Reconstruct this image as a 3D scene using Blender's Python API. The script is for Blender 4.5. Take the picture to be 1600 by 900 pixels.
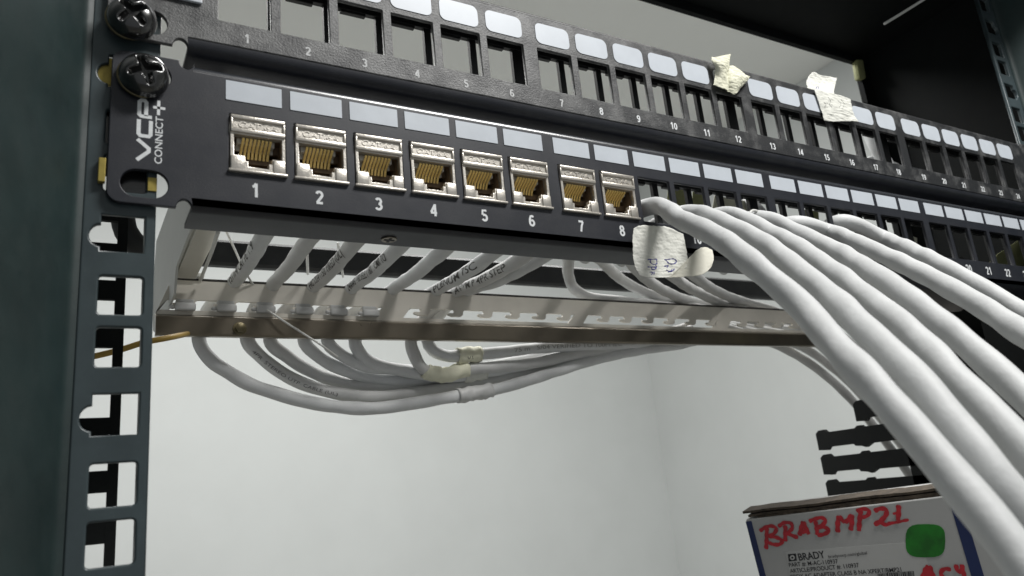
import bpy, bmesh, math, random
from mathutils import Vector, Matrix, noise
random.seed(7)
MM = 0.001
for o in list(bpy.data.objects): bpy.data.objects.remove(o, do_unlink=True)
SC = bpy.context.scene
COL = SC.collection
R = math.radians

# ---------------------------------------------------------------- camera
FPX, CX, CY = 1189.365, 800.0, 450.0
CAM = Vector((26.953, -196.549, -80.155))
RX, RY, RZ = 0.267, 0.100, -0.541
Mz = Matrix.Rotation(RZ, 3, 'Z'); Mx = Matrix.Rotation(RX, 3, 'X'); My = Matrix.Rotation(RY, 3, 'Y')
CM = Mz @ Mx @ My
RIGHT, FWD, UP = CM.col[0].copy(), CM.col[1].copy(), CM.col[2].copy()
cam = bpy.data.cameras.new('camera'); camo = bpy.data.objects.new('camera', cam); COL.objects.link(camo)
cam.sensor_width = 36; cam.lens = FPX / 1600 * 36; cam.clip_start = 0.005; cam.clip_end = 50
m4 = Matrix((( RIGHT.x, UP.x, -FWD.x), (RIGHT.y, UP.y, -FWD.y), (RIGHT.z, UP.z, -FWD.z))).to_4x4()
m4.translation = CAM * MM
camo.matrix_world = m4
cam.dof.use_dof = True; cam.dof.focus_distance = 0.285; cam.dof.aperture_fstop = 26
SC.camera = camo

# ---------------------------------------------------------------- world, lamps, exposure
w = bpy.data.worlds.new('World'); SC.world = w; w.use_nodes = True
bg = w.node_tree.nodes['Background']; bg.inputs[0].default_value = (0.93, 0.97, 1.0, 1); bg.inputs[1].default_value = 0.30
def lamp(name, loc, target, size, power, col=(1, 1, 1), sizey=None):
    l = bpy.data.lights.new(name, 'AREA'); l.energy = power; l.size = size; l.color = col
    if sizey: l.shape = 'RECTANGLE'; l.size_y = sizey
    o = bpy.data.objects.new(name, l); COL.objects.link(o); o.location = Vector(loc) * MM
    o.rotation_euler = (Vector(target) - Vector(loc)).to_track_quat('-Z', 'Y').to_euler(); return o
lamp('ceiling_lamp', (370, -320, 505), (270, -40, 0), 0.26, 5.1, (1, 0.99, 0.97), 0.10)
lamp('back_fill_lamp', (330, 440, 540), (400, 560, -300), 0.9, 10.0, (1.0, 0.995, 0.975), 0.2)  # unseen area lamp added to brighten the back wall and rear cables
SC.view_settings.view_transform = 'Standard'; SC.view_settings.look = 'None'; SC.view_settings.exposure = 0; SC.view_settings.gamma = 1
SC.render.engine = 'CYCLES'

# ---------------------------------------------------------------- point helpers (mm)
def ray(x, y): return CM @ Vector(((x - CX) / FPX, 1, -(y - CY) / FPX))
def aY(x, y, v=0.0): r = ray(x, y); return CAM + r * ((v - CAM.y) / r.y)
def aD(x, y, d): return CAM + ray(x, y) * d

# ---------------------------------------------------------------- materials
def mat(name, col, rough=0.5, metal=0.0, bump=0.0, bscale=1500, var=0.0, vscale=120, col2=None, spec=0.5, coat=0.0, dust=0.0, sheen_grad=None, dcol=(0.3, 0.29, 0.27), d1=(0.42, 0.72, 2600), d2=(0.38, 0.68, 90), rvar=0.0, bdist=0.0002, emit=None, sss=0.0):
    m = bpy.data.materials.new(name); m.use_nodes = True
    nt = m.node_tree; N = nt.nodes; L = nt.links; b = N['Principled BSDF']
    b.inputs['Base Color'].default_value = (*col, 1); b.inputs['Roughness'].default_value = rough
    b.inputs['Metallic'].default_value = metal; b.inputs['Specular IOR Level'].default_value = spec
    b.inputs['Coat Weight'].default_value = coat
    if sss: b.inputs['Subsurface Weight'].default_value = sss; b.inputs['Subsurface Scale'].default_value = 0.002
    tc = N.new('ShaderNodeTexCoord')
    csock = None
    def nz(sc, det=4, r=0.6):
        n = N.new('ShaderNodeTexNoise'); n.inputs['Scale'].default_value = sc; n.inputs['Detail'].default_value = det; n.inputs['Roughness'].default_value = r
        L.new(tc.outputs['Object'], n.inputs['Vector']); return n
    if var or col2:
        n = nz(vscale); rp = N.new('ShaderNodeValToRGB'); L.new(n.outputs['Fac'], rp.inputs[0])
        c2 = col2 or tuple(max(0, c * (1 - var)) for c in col)
        rp.color_ramp.elements[0].position = 0.35; rp.color_ramp.elements[1].position = 0.65
        rp.color_ramp.elements[0].color = (*c2, 1); rp.color_ramp.elements[1].color = (*col, 1); csock = rp.outputs[0]
    if dust:
        n1 = nz(d1[2], 6, 0.8); n2 = nz(d2[2], 5, 0.65)
        r1 = N.new('ShaderNodeMapRange'); r1.inputs[1].default_value = d1[0]; r1.inputs[2].default_value = d1[1]; L.new(n1.outputs['Fac'], r1.inputs[0])
        r2 = N.new('ShaderNodeMapRange'); r2.inputs[1].default_value = d2[0]; r2.inputs[2].default_value = d2[1]; L.new(n2.outputs['Fac'], r2.inputs[0])
        mu = N.new('ShaderNodeMath'); mu.operation = 'MULTIPLY'; L.new(r1.outputs[0], mu.inputs[0]); L.new(r2.outputs[0], mu.inputs[1])
        m2 = N.new('ShaderNodeMath'); m2.operation = 'MULTIPLY'; m2.inputs[1].default_value = dust; L.new(mu.outputs[0], m2.inputs[0])
        if sheen_grad:  # dust layer weighted along X to paint a sheen into the colour
            sx = N.new('ShaderNodeSeparateXYZ'); L.new(tc.outputs['Object'], sx.inputs[0])
            gr = N.new('ShaderNodeMapRange'); gr.inputs[1].default_value, gr.inputs[2].default_value, gr.inputs[3].default_value, gr.inputs[4].default_value = sheen_grad; L.new(sx.outputs[0], gr.inputs[0])
            ad = N.new('ShaderNodeMath'); ad.operation = 'ADD'; L.new(n2.outputs['Fac'], ad.inputs[0]); L.new(gr.outputs[0], ad.inputs[1]); L.new(ad.outputs[0], r2.inputs[0])
        mx = N.new('ShaderNodeMix'); mx.data_type = 'RGBA'; L.new(m2.outputs[0], mx.inputs[0])
        if csock: L.new(csock, mx.inputs[6])
        else: mx.inputs[6].default_value = (*col, 1)
        mx.inputs[7].default_value = (*dcol, 1); csock = mx.outputs[2]
    if csock: L.new(csock, b.inputs['Base Color'])
    if rvar:
        n = nz(60, 5); r = N.new('ShaderNodeMapRange'); r.inputs[3].default_value = rough - rvar; r.inputs[4].default_value = rough + rvar
        L.new(n.outputs['Fac'], r.inputs[0]); L.new(r.outputs[0], b.inputs['Roughness'])
    if bump:
        n = nz(bscale, 3); bp = N.new('ShaderNodeBump'); bp.inputs['Strength'].default_value = min(1, bump); bp.inputs['Distance'].default_value = bdist
        L.new(n.outputs['Fac'], bp.inputs['Height']); L.new(bp.outputs[0], b.inputs['Normal'])
    return m
M = dict(
    wall=mat('wall_paint', (0.61, 0.63, 0.62), 0.85, bump=0.15, bscale=400, var=0.04, vscale=8),
    ceil=mat('ceiling_paint', (0.90, 0.90, 0.87), 0.85, bump=0.15, bscale=400, var=0.03, vscale=5),
    floor=mat('floor_tile', (0.44, 0.42, 0.38), 0.5, var=0.2, vscale=6),
    panel=mat('panel_black', (0.012, 0.014, 0.021), 0.42, bump=0.10, bscale=1600, dust=0.14, rvar=0.08),
    edge=mat('panel_edge', (0.03, 0.033, 0.04), 0.27, spec=0.9, bump=0.08, bscale=900),
    dusty=mat('panel_dust_sheen', (0.016, 0.017, 0.019), 0.5, bump=0.8, bscale=1500, dust=0.75, dcol=(0.27, 0.27, 0.265), rvar=0.08, d1=(0.30, 0.68, 2300), d2=(0.48, 0.72, 110), sheen_grad=(0.02, 0.24, 0.16, 0.0)),  # real dust speckle; the paler left end is sheen put into the colour
    plastic=mat('black_plastic', (0.012, 0.013, 0.014), 0.5, bump=0.1, dust=0.12),
    rail=mat('rail_grey_paint', (0.047, 0.066, 0.072), 0.36, bump=0.12, bscale=700, var=0.25, vscale=60, rvar=0.1, dust=0.35, dcol=(0.22, 0.25, 0.26), d1=(0.55, 0.78, 900), d2=(0.42, 0.7, 50)),
    teal=mat('cabinet_paint', (0.014, 0.031, 0.031), 0.52, bump=0.12, bscale=500, var=0.35, vscale=30, rvar=0.1, dust=0.08),
    duct=mat('duct_plastic', (0.006, 0.007, 0.007), 0.6, spec=0.25, bump=0.1),
    dark=mat('cabinet_inside', (0.0035, 0.005, 0.005), 0.75, bump=0.1, var=0.3, vscale=40, spec=0.2, dust=0.02),
    label=mat('label_white', (0.57, 0.61, 0.66), 0.38, var=0.05, vscale=120, dust=0.12, rvar=0.1),
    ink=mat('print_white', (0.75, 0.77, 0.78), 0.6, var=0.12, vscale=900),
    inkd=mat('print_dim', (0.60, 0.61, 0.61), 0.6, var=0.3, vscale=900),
    nickel=mat('jack_nickel', (0.66, 0.62, 0.56), 0.34, 0.75, bump=0.35, bscale=1800, var=0.15, vscale=400, rvar=0.1),
    cavity=mat('jack_cavity', (0.30, 0.21, 0.13), 0.5, 0.3, bump=0.2, var=0.5, vscale=300),
    gold=mat('contact_gold', (1.0, 0.72, 0.24), 0.42, 0.1),
    steel=mat('brushed_steel', (0.25, 0.22, 0.175), 0.3, 0.9, bump=0.12, bscale=300, var=0.22, vscale=35, rvar=0.08),  # bar steel, toned dark so the lip reads less lit than the plate
    steel_lit=mat('steel_plate_lit', (0.78, 0.74, 0.66), 0.45, 0.2, bump=0.12, bscale=300, var=0.15, vscale=30, rvar=0.08),  # same bar steel as the lip, lightened to paint in the lit strip
    steeledge=mat('steel_edge', (0.07, 0.065, 0.06), 0.5, 0.5, var=0.7, vscale=300),
    whitemetal=mat('bracket_white', (0.56, 0.57, 0.54), 0.5, var=0.05, vscale=40),
    cream=mat('bracket_cream', (0.62, 0.60, 0.53), 0.5, var=0.08, vscale=60),
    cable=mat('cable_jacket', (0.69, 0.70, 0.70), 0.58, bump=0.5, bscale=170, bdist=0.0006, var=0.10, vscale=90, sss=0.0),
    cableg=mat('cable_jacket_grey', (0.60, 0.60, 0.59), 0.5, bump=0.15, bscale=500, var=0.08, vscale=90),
    cprint=mat('cable_print', (0.06, 0.055, 0.05), 0.7, var=0.4, vscale=1500),
    cprintl=mat('cable_print_light', (0.33, 0.33, 0.31), 0.7, var=0.4, vscale=1500),
    tie=mat('nylon_tie', (0.66, 0.66, 0.63), 0.4),
    paper=mat('tag_paper', (0.72, 0.72, 0.66), 0.75, bump=1.0, bscale=700, var=0.08, vscale=250),
    yellow=mat('tag_yellow', (0.80, 0.79, 0.62), 0.7, bump=0.7, bscale=500, var=0.14, vscale=150),
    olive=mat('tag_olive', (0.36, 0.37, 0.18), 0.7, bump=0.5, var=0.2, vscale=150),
    pen=mat('ballpoint_blue', (0.10, 0.10, 0.33), 0.6),
    screw=mat('screw_black', (0.010, 0.010, 0.010), 0.22, 0.0, coat=0.6, spec=0.8, bump=0.06, bscale=300),
    brass=mat('cage_nut_brass', (0.42, 0.33, 0.08), 0.4, 0.5, var=0.3, vscale=200),
    bolt=mat('bolt_bronze', (0.20, 0.17, 0.10), 0.4, 0.8, var=0.3, vscale=300),
    rubber=mat('hose_black', (0.016, 0.018, 0.018), 0.55, bump=0.2),
    amber=mat('cable_amber', (0.30, 0.19, 0.03), 0.5),
    boxw=mat('carton_white', (0.43, 0.43, 0.42), 0.55, var=0.08, vscale=50, bump=0.2, bscale=300),
    sticker=mat('sticker_white', (0.48, 0.48, 0.465), 0.45, var=0.05, vscale=60),
    boxb=mat('carton_blue', (0.008, 0.022, 0.10), 0.5, var=0.2, vscale=60),
    kraft=mat('corrugated_edge', (0.085, 0.064, 0.044), 0.85, bump=1.0, bscale=900, var=0.6, vscale=350),
    red=mat('marker_red', (0.52, 0.018, 0.030), 0.5, var=0.35, vscale=250),
    green=mat('sticker_green', (0.010, 0.20, 0.012), 0.5, var=0.45, vscale=120),
    black=mat('print_black', (0.015, 0.015, 0.017), 0.6),
)

# ---------------------------------------------------------------- mesh helpers
def obj(name, me, m, parent=None, label=None, smooth=None):
    o = bpy.data.objects.new(name, me); COL.objects.link(o)
    if m is not None: me.materials.clear(); me.materials.append(m)
    if parent: o.parent = parent
    if label: o['label'] = label
    if smooth is not None:
        for p in me.polygons: p.use_smooth = True
        if smooth > 0:
            try: me.set_sharp_from_angle(angle=R(smooth))
            except Exception: pass
    return o
def tag(o, label, cat, group=None):
    o['label'] = label; o['category'] = cat
    if group: o['group'] = group
    return o
def thing(name, label, cat, loc=(0, 0, 0), group=None):
    o = bpy.data.objects.new(name, None); COL.objects.link(o); o.location = Vector(loc) * MM
    o.empty_display_size = 0.01; return tag(o, label, cat, group)
class MB:
    """collects faces in mm"""
    def __init__(s, origin=(0, 0, 0)): s.v = []; s.f = []; s.o = Vector(origin)
    def add(s, vs, fs):
        n = len(s.v); s.v += [Vector(v) for v in vs]; s.f += [tuple(i + n for i in f) for f in fs]
    def box(s, a, b):
        x0, y0, z0 = a; x1, y1, z1 = b
        s.add([(x0, y0, z0), (x1, y0, z0), (x1, y1, z0), (x0, y1, z0), (x0, y0, z1), (x1, y0, z1), (x1, y1, z1), (x0, y1, z1)],
              [(0, 3, 2, 1), (4, 5, 6, 7), (0, 1, 5, 4), (1, 2, 6, 5), (2, 3, 7, 6), (3, 0, 4, 7)])
    def obox(s, p, u, v, w_):
        p, u, v, w_ = map(Vector, (p, u, v, w_))
        s.add([p, p + u, p + u + v, p + v, p + w_, p + u + w_, p + u + v + w_, p + v + w_],
              [(0, 3, 2, 1), (4, 5, 6, 7), (0, 1, 5, 4), (1, 2, 6, 5), (2, 3, 7, 6), (3, 0, 4, 7)])
    def sweep(s, prof, a, b, closed=True, cap=True):
        """profile points list (any 3D offsets) swept from vector a to b"""
        n = len(prof); a = Vector(a); b = Vector(b)
        vs = [a + Vector(p) for p in prof] + [b + Vector(p) for p in prof]
        fs = [(i, (i + 1) % n, n + (i + 1) % n, n + i) for i in range(n if closed else n - 1)]
        if cap and closed: fs += [tuple(range(n - 1, -1, -1)), tuple(range(n, 2 * n))]
        s.add(vs, fs)
    def mesh(s, name='m', bevel=0, seg=2):
        me = bpy.data.meshes.new(name); me.from_pydata([(v - s.o) * MM for v in s.v], [], s.f)
        bm = bmesh.new(); bm.from_mesh(me); bmesh.ops.recalc_face_normals(bm, faces=bm.faces)
        if bevel:
            es = [e for e in bm.edges if len(e.link_faces) == 2 and e.calc_face_angle(0) > 0.5]
            bmesh.ops.bevel(bm, geom=es, offset=bevel * MM, segments=seg, affect='EDGES', clamp_overlap=True, profile=0.5)
        bm.to_mesh(me); bm.free(); return me
def rrect(x0, z0, x1, z1, r=0.0, n=5):
    if r <= 0: return [(x0, z0), (x1, z0), (x1, z1), (x0, z1)]
    out = []
    for cx, cz, a0 in ((x1 - r, z0 + r, -90), (x1 - r, z1 - r, 0), (x0 + r, z1 - r, 90), (x0 + r, z0 + r, 180)):
        for i in range(n + 1):
            a = R(a0 + 90 * i / n); out.append((cx + r * math.cos(a), cz + r * math.sin(a)))
    return out
def plate(outer, holes, y0, th, bevel=0.0, origin=(0, 0, 0)):
    """flat plate in the XZ plane, front at y0, thickness th, with holes; returns mesh (metres, relative to origin)"""
    cu = bpy.data.curves.new('c', 'CURVE'); cu.dimensions = '2D'; cu.fill_mode = 'BOTH'
    for loop in [outer] + list(holes):
        sp = cu.splines.new('POLY'); sp.points.add(len(loop) - 1); sp.use_cyclic_u = True
        for p, (x, z) in zip(sp.points, loop): p.co = (x, z, 0, 1)
    cu.extrude = th / 2 - bevel; cu.bevel_depth = bevel; cu.bevel_resolution = 1; cu.offset = -bevel
    o = bpy.data.objects.new('c', cu); COL.objects.link(o)
    dg = bpy.context.evaluated_depsgraph_get(); me = bpy.data.meshes.new_from_object(o.evaluated_get(dg))
    bpy.data.objects.remove(o); bpy.data.curves.remove(cu)
    ox, oy, oz = origin
    for v in me.vertices:
        x, z, d = v.co; v.co = ((x - ox) * MM, (y0 + th / 2 - d - oy) * MM, (z - oz) * MM)
    bm = bmesh.new(); bm.from_mesh(me); bmesh.ops.remove_doubles(bm, verts=bm.verts, dist=1e-6)
    bmesh.ops.recalc_face_normals(bm, faces=bm.faces); bm.to_mesh(me); bm.free()
    return me
def textmesh(s, size, th=0.12, bold=0.0, align='CENTER', width=None, spacing=1.0):
    """text in local XY mm (unit mesh in mm), baseline at 0"""
    cu = bpy.data.curves.new('t', 'FONT'); cu.body = s; cu.size = size; cu.extrude = th / 2; cu.offset = bold
    cu.align_x = align; cu.resolution_u = 3; cu.space_character = spacing
    o = bpy.data.objects.new('t', cu); COL.objects.link(o)
    dg = bpy.context.evaluated_depsgraph_get(); me = bpy.data.meshes.new_from_object(o.evaluated_get(dg))
    bpy.data.objects.remove(o); bpy.data.curves.remove(cu)
    if width:
        xs = [v.co.x for v in me.vertices]; x0 = min(xs); k = width / (max(xs) - x0)
        for v in me.vertices: v.co.x = (v.co.x - x0) * k
    return me
def number_mesh(s, h, wd, par):
    """bold sans digits as polygons; cap height h mm, centred on x=0"""
    def arc(cx, cy, rx, ry, a0, a1, n=9): return [(cx + rx * math.cos(R(a0 + (a1 - a0) * i / n)), cy + ry * math.sin(R(a0 + (a1 - a0) * i / n))) for i in range(n + 1)]
    D = {'0': [arc(.28, .5, .2, .42, 90, 450, 20)], '1': [[(.12, .74), (.24, .80), (.36, 1.0)], [(.36, 1.0), (.36, 0)]],
         '2': [arc(.28, .70, .2, .22, 165, -35) + [(.10, .08)], [(.06, .08), (.52, .08)]],
         '3': [arc(.27, .71, .19, .20, 155, -80), arc(.26, .29, .22, .22, 90, -155)],
         '4': [[(.41, 0), (.41, .98)], [(.41, .94), (.07, .30)], [(.03, .27), (.55, .27)]],
         '5': [[(.48, .92), (.14, .92), (.11, .54)], arc(.27, .32, .21, .24, 130, -150, 12)],
         '6': [arc(.28, .31, .20, .23, 90, 450, 16), [(.08, .34), (.10, .62), (.20, .88), (.34, .92), (.46, .82)]],
         '7': [[(.05, .92), (.52, .92)], [(.49, .90), (.32, .50), (.22, 0)]],
         '8': [arc(.28, .71, .17, .20, 90, 450, 16), arc(.28, .28, .20, .22, 90, 450, 16)],
         '9': [arc(.28, .69, .20, .23, 90, 450, 16), [(.48, .66), (.46, .38), (.36, .12), (.22, .08), (.10, .18)]]}
    adv = .64; tot = adv * len(s) - .08; vs = []; fs = []; q = 0
    for ci, ch in enumerate(s):
        for pts in D[ch]:
            c = [Vector((x + ci * adv - tot / 2, y, 0)) for x, y in pts]; n = len(c); b = len(vs)
            for i in range(n):
                t = ((c[min(n - 1, i + 1)] - c[max(0, i - 1)])).normalized(); sd = Vector((-t.y, t.x, 0))
                vs += [(c[i] - sd * wd / 2) * h, (c[i] + sd * wd / 2) * h]
            for v in vs[b:]: v.z = .05 + .004 * q
            q += 1; fs += [(b + 2 * i, b + 2 * i + 1, b + 2 * i + 3, b + 2 * i + 2) for i in range(n - 1)]
    me = bpy.data.meshes.new('n'); me.from_pydata(vs, [], fs); return me
def place_mesh(me, o, ux, uz, n, origin=(0, 0, 0)):
    """map local x->ux, y->uz, z->n (n towards viewer)"""
    o = Vector(o) - Vector(origin); ux = Vector(ux); uz = Vector(uz); n = Vector(n)
    for v in me.vertices:
        c = v.co.copy(); v.co = (o + ux * c.x + uz * c.y + n * c.z) * MM
    return me
XX, ZZ, NY = Vector((1, 0, 0)), Vector((0, 0, 1)), Vector((0, -1, 0))
def catmull(pts, step=2.0):
    P = [Vector(p) for p in pts]; P = [P[0] * 2 - P[1]] + P + [P[-1] * 2 - P[-2]]; out = []
    for i in range(1, len(P) - 2):
        a, b, c, d = P[i - 1], P[i], P[i + 1], P[i + 2]
        t0 = 0; t1 = t0 + max(1e-3, (b - a).length ** .5); t2 = t1 + max(1e-3, (c - b).length ** .5); t3 = t2 + max(1e-3, (d - c).length ** .5)
        n = max(2, int((c - b).length / step))
        for k in range(n):
            t = t1 + (t2 - t1) * k / n
            A1 = a * ((t1 - t) / (t1 - t0)) + b * ((t - t0) / (t1 - t0)); A2 = b * ((t2 - t) / (t2 - t1)) + c * ((t - t1) / (t2 - t1)); A3 = c * ((t3 - t) / (t3 - t2)) + d * ((t - t2) / (t3 - t2))
            B1 = A1 * ((t2 - t) / (t2 - t0)) + A2 * ((t - t0) / (t2 - t0)); B2 = A2 * ((t3 - t) / (t3 - t1)) + A3 * ((t - t1) / (t3 - t1))
            out.append(B1 * ((t2 - t) / (t2 - t1)) + B2 * ((t - t1) / (t2 - t1)))
    out.append(P[-2]); return out
class Tube:
    def __init__(s, pts, r, seg=20, lump=0.035, twist=0.18, step=2.0, phase=0.0):
        c = catmull(pts, step); jt = lump * 6
        if lump: c = [p + Vector([noise.noise(p * .045 + Vector((k * 31.7 + phase, 0, 0))) for k in range(3)]) * jt * min(1, i / 8) for i, p in enumerate(c)]
        s.c = c; s.r = r; n = len(c); s.s = [0.0]
        for i in range(1, n): s.s.append(s.s[-1] + (c[i] - c[i - 1]).length)
        s.T = [(c[min(n - 1, i + 1)] - c[max(0, i - 1)]).normalized() for i in range(n)]
        u = s.T[0].cross(Vector((0, 0, 1)));
        if u.length < .1: u = s.T[0].cross(Vector((0, 1, 0)))
        u.normalize(); s.U = []
        for t in s.T:
            u = (u - t * u.dot(t)).normalized(); s.U.append(u)
        s.V = [t.cross(u_) for t, u_ in zip(s.T, s.U)]
        s.mb = MB(); vs = []; fs = []
        for i in range(n):
            for k in range(seg):
                a = 2 * math.pi * k / seg
                rr = r * (1 + lump * math.cos(2 * (a - twist * s.s[i]) + phase) * (0.6 + 0.4 * math.sin(s.s[i] * 0.11 + phase)) + lump * .5 * math.sin(s.s[i] * .21 + phase * 2))
                vs.append(c[i] + (s.U[i] * math.cos(a) + s.V[i] * math.sin(a)) * rr)
        for i in range(n - 1):
            for k in range(seg):
                k2 = (k + 1) % seg; fs.append((i * seg + k, i * seg + k2, (i + 1) * seg + k2, (i + 1) * seg + k))
        vs += [c[0] - s.T[0] * r * .25, c[-1] + s.T[-1] * r * .25]
        a0, a1 = len(vs) - 2, len(vs) - 1
        for k in range(seg):
            k2 = (k + 1) % seg; fs += [(a0, k2, k), (a1, (n - 1) * seg + k, (n - 1) * seg + k2)]
        s.mb.add(vs, fs)
    def frame(s, d):
        d = max(0, min(s.s[-1] - 1e-3, d)); i = 0
        while s.s[i + 1] < d: i += 1
        k = (d - s.s[i]) / (s.s[i + 1] - s.s[i]); return s.c[i].lerp(s.c[i + 1], k), s.T[i], s.U[i], s.V[i]
    def wrap_text(s, txt, size, d0, toward, off=0.0, flip=False, m=None, parent=None, bold=0.0, width=None):
        """text printed along the jacket, facing direction toward"""
        me = textmesh(txt, size, 0.0, bold, 'LEFT', width)
        bm = bmesh.new(); bm.from_mesh(me)
        bmesh.ops.subdivide_edges(bm, edges=[e for e in bm.edges if e.calc_length() > size * .3], cuts=1)
        bm.to_mesh(me); bm.free()
        sg = -1 if flip else 1
        for v in me.vertices:
            x, y = v.co.x, v.co.y - size * .35 + off
            c, t, u, w_ = s.frame(d0 + sg * x)
            tv = Vector(toward); tv = (tv - t * tv.dot(t)).normalized(); sd = t.cross(tv)
            a = sg * -y / s.r
            v.co = (c + (tv * math.cos(a) + sd * math.sin(a)) * (s.r * 1.055)) * MM
        return obj('printing', me, m or M['cprint'], parent)
def ribbon(pts, width, n, th=0.05, cap=True):
    """flat pen stroke through 3D points; n = towards viewer"""
    c = catmull(pts, 0.6) if len(pts) > 2 else [Vector(pts[0]).lerp(Vector(pts[1]), i / 6) for i in range(7)]
    mb = MB(); n = Vector(n).normalized(); vs = []; k = len(c)
    for i in range(k):
        t = (c[min(k - 1, i + 1)] - c[max(0, i - 1)]).normalized(); sd = n.cross(t).normalized()
        ww = width * (0.93 + 0.14 * math.sin(i * 1.3)) / 2
        if cap and i in (0, k - 1): ww *= .7
        vs += [c[i] - sd * ww + n * th, c[i] + sd * ww + n * th]
    mb.add(vs, [(2 * i, 2 * i + 1, 2 * i + 3, 2 * i + 2) for i in range(k - 1)]); return mb
def sheet(rows, th=0.2, jitter=0.0, sub=2):
    """curved paper sheet through rows of 3D mm points"""
    nr, nc = len(rows), len(rows[0]); mb = MB()
    vs = [Vector(p) + Vector([random.uniform(-jitter, jitter) for _ in range(3)]) for r_ in rows for p in r_]
    mb.add(vs, [(i * nc + j, i * nc + j + 1, (i + 1) * nc + j + 1, (i + 1) * nc + j) for i in range(nr - 1) for j in range(nc - 1)])
    return mb
def finish_sheet(o, th=0.2, sub=2):
    a = o.modifiers.new('s', 'SOLIDIFY'); a.thickness = th * MM; a.offset = 0
    b = o.modifiers.new('d', 'SUBSURF'); b.levels = sub; b.render_levels = sub; b.boundary_smooth = 'PRESERVE_CORNERS'
    for p in o.data.polygons: p.use_smooth = True
    return o

# ================================================================= SETTING
WY = 1200.0
cz = aY(975, 300, WY); cx2 = aY(1037, 740, WY)
WX, CZ = (cz.x + cx2.x) / 2, cz.z
def struct(name, a, b, m, label):
    mb = MB(); mb.box(a, b); o = obj(name, mb.mesh(), M[m]); o['kind'] = 'structure'; o['label'] = label; return o
struct('back_wall', (-2500, WY, -1400), (WX, WY + 40, CZ), 'wall', 'plain light grey wall behind the rack')
struct('side_wall', (WX, -1500, -1400), (WX + 40, WY + 40, CZ), 'wall', 'light grey wall meeting the back wall at a faint corner')
struct('ceiling', (-2500, -1500, CZ + .5), (WX + 40, WY + 40, CZ + 40), 'ceil', 'shaded grey ceiling above the rack')
struct('floor', (-2500, -1500, -1440), (WX + 40, WY + 40, -1400.5), 'floor', 'brown grey floor')

# ================================================================= RACK CABINET
cab = thing('rack_cabinet', 'dark teal grey rack cabinet frame with perforated mounting rails', 'rack cabinet', (25, 2, -120))
CO = cab.location / MM
HC = [-8.4 + 44.45 * k + d for k in range(-3, 6) for d in (0, 15.875, 28.575)]   # hole centres
def rail(x_in, x_out, name, label, ztop, zbot):
    """front flange with square holes; x_out is the bend side"""
    s = 1 if x_in > x_out else -1
    hx0, hx1 = sorted((x_in - s * 2.4, x_in - s * 12.1))
    holes = []
    for k, c in enumerate(HC):
        if c - 6 < zbot or c + 6 > ztop: continue
        if (k % 3) == 0:
            h = []
            # square hole with a rounded key notch toward the bend
            xa = hx0 if s > 0 else hx1; xb = hx1 if s > 0 else hx0
            pts = [(xb, c - 4.8), (xb, c + 4.8), (xa, c + 4.8), (xa, c + 2.6)]
            for a in range(0, 181, 20):
                pts.append((xa - s * 2.5 * math.sin(R(a)), c - 0.8 + 2.9 * math.cos(R(a))))
            pts.append((xa, c - 4.8)); holes.append(pts)
        else: holes.append(rrect(hx0, c - 4.8, hx1, c + 4.8, 0.9))
    xa, xb = sorted((x_in, x_out + s * 2.5))
    me = plate([(xa, zbot), (xb, zbot), (xb, ztop), (xa, ztop)], holes, 2.0, 2.0, 0.45, CO)
    r_ = obj(name, me, M['rail'], cab, label)
    # rounded bend and the outer flange toward the door side
    prof = []
    cx_, cy_ = x_out + s * 2.5, 2.0 - 3.0
    f = MB(CO); xo = x_out
    outer = [(xo + s * 2.5, 2.0), (xo + s * 1.4, 1.7), (xo + s * .5, 0.9), (xo, -0.6), (xo - s * 6, -16), (xo - s * 24, -62)]
    inner = [(xo + s * 2.5, 4.0), (xo + s * .4, 3.6), (xo - s * 1.2, 2.2), (xo - s * 2.2, 0.2), (xo - s * 8.2, -15.5), (xo - s * 26, -61.5)]
    f.sweep([(x, y, 0) for x, y in outer + inner[::-1]], (0, 0, zbot), (0, 0, ztop))
    obj('door_flange', f.mesh(), M['teal'], r_, None, 40)
    if s > 0: g = MB(CO); g.box((x_in - 1.2, 4.0, zbot), (x_in, 24, ztop)); obj('rear_return', g.mesh(), M['rail'], r_)
    return r_
rl = rail(43.7, 25.0, 'mounting_rail', 'blue grey perforated rail at the left of the cabinet', 140, -118)
rr_ = rail(500.3, 519.0, 'mounting_rail', 'perforated rail at the right of the cabinet', 214, -118)
# second comb shaped flange behind the left rail
f = MB(CO); f.box((37.2, 48, -118), (39.9, 50, 140))
for z in [aY(172, y_, 49).z for y_ in (980, 905, 831, 752, 669, 600, 528, 454, 396)] + [15, 30, 45, 58, 73, 88]: f.box((14, 48.1, z - 2.95), (37.3, 49.9, z + 2.95))
obj('inner_flange', f.mesh(), M['dark'], cab)
f = MB(CO); f.box((535, -60, -118), (537, 104, 212)); f.box((524, 100, -118), (535, 104, 212)); obj('side_panel', f.mesh(), M['dark'], cab)
f = MB(CO); f.box((-140, -60, 212.2), (537, 104, 214)); f.box((-140, 100, 206), (523.8, 104, 212)); obj('top_panel', f.mesh(bevel=.4), M['dark'], cab)
f = MB(CO); f.sweep([(0, 200, 49.6), (0, 198.6, 51), (0, 198.6, 62), (0, 200, 63.6), (0, 204, 63.6), (0, 204, 49.6)], (66, 0, 0), (536, 0, 0)); obj('rear_beam', f.mesh(), M['plastic'], cab, None, 40)

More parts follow.
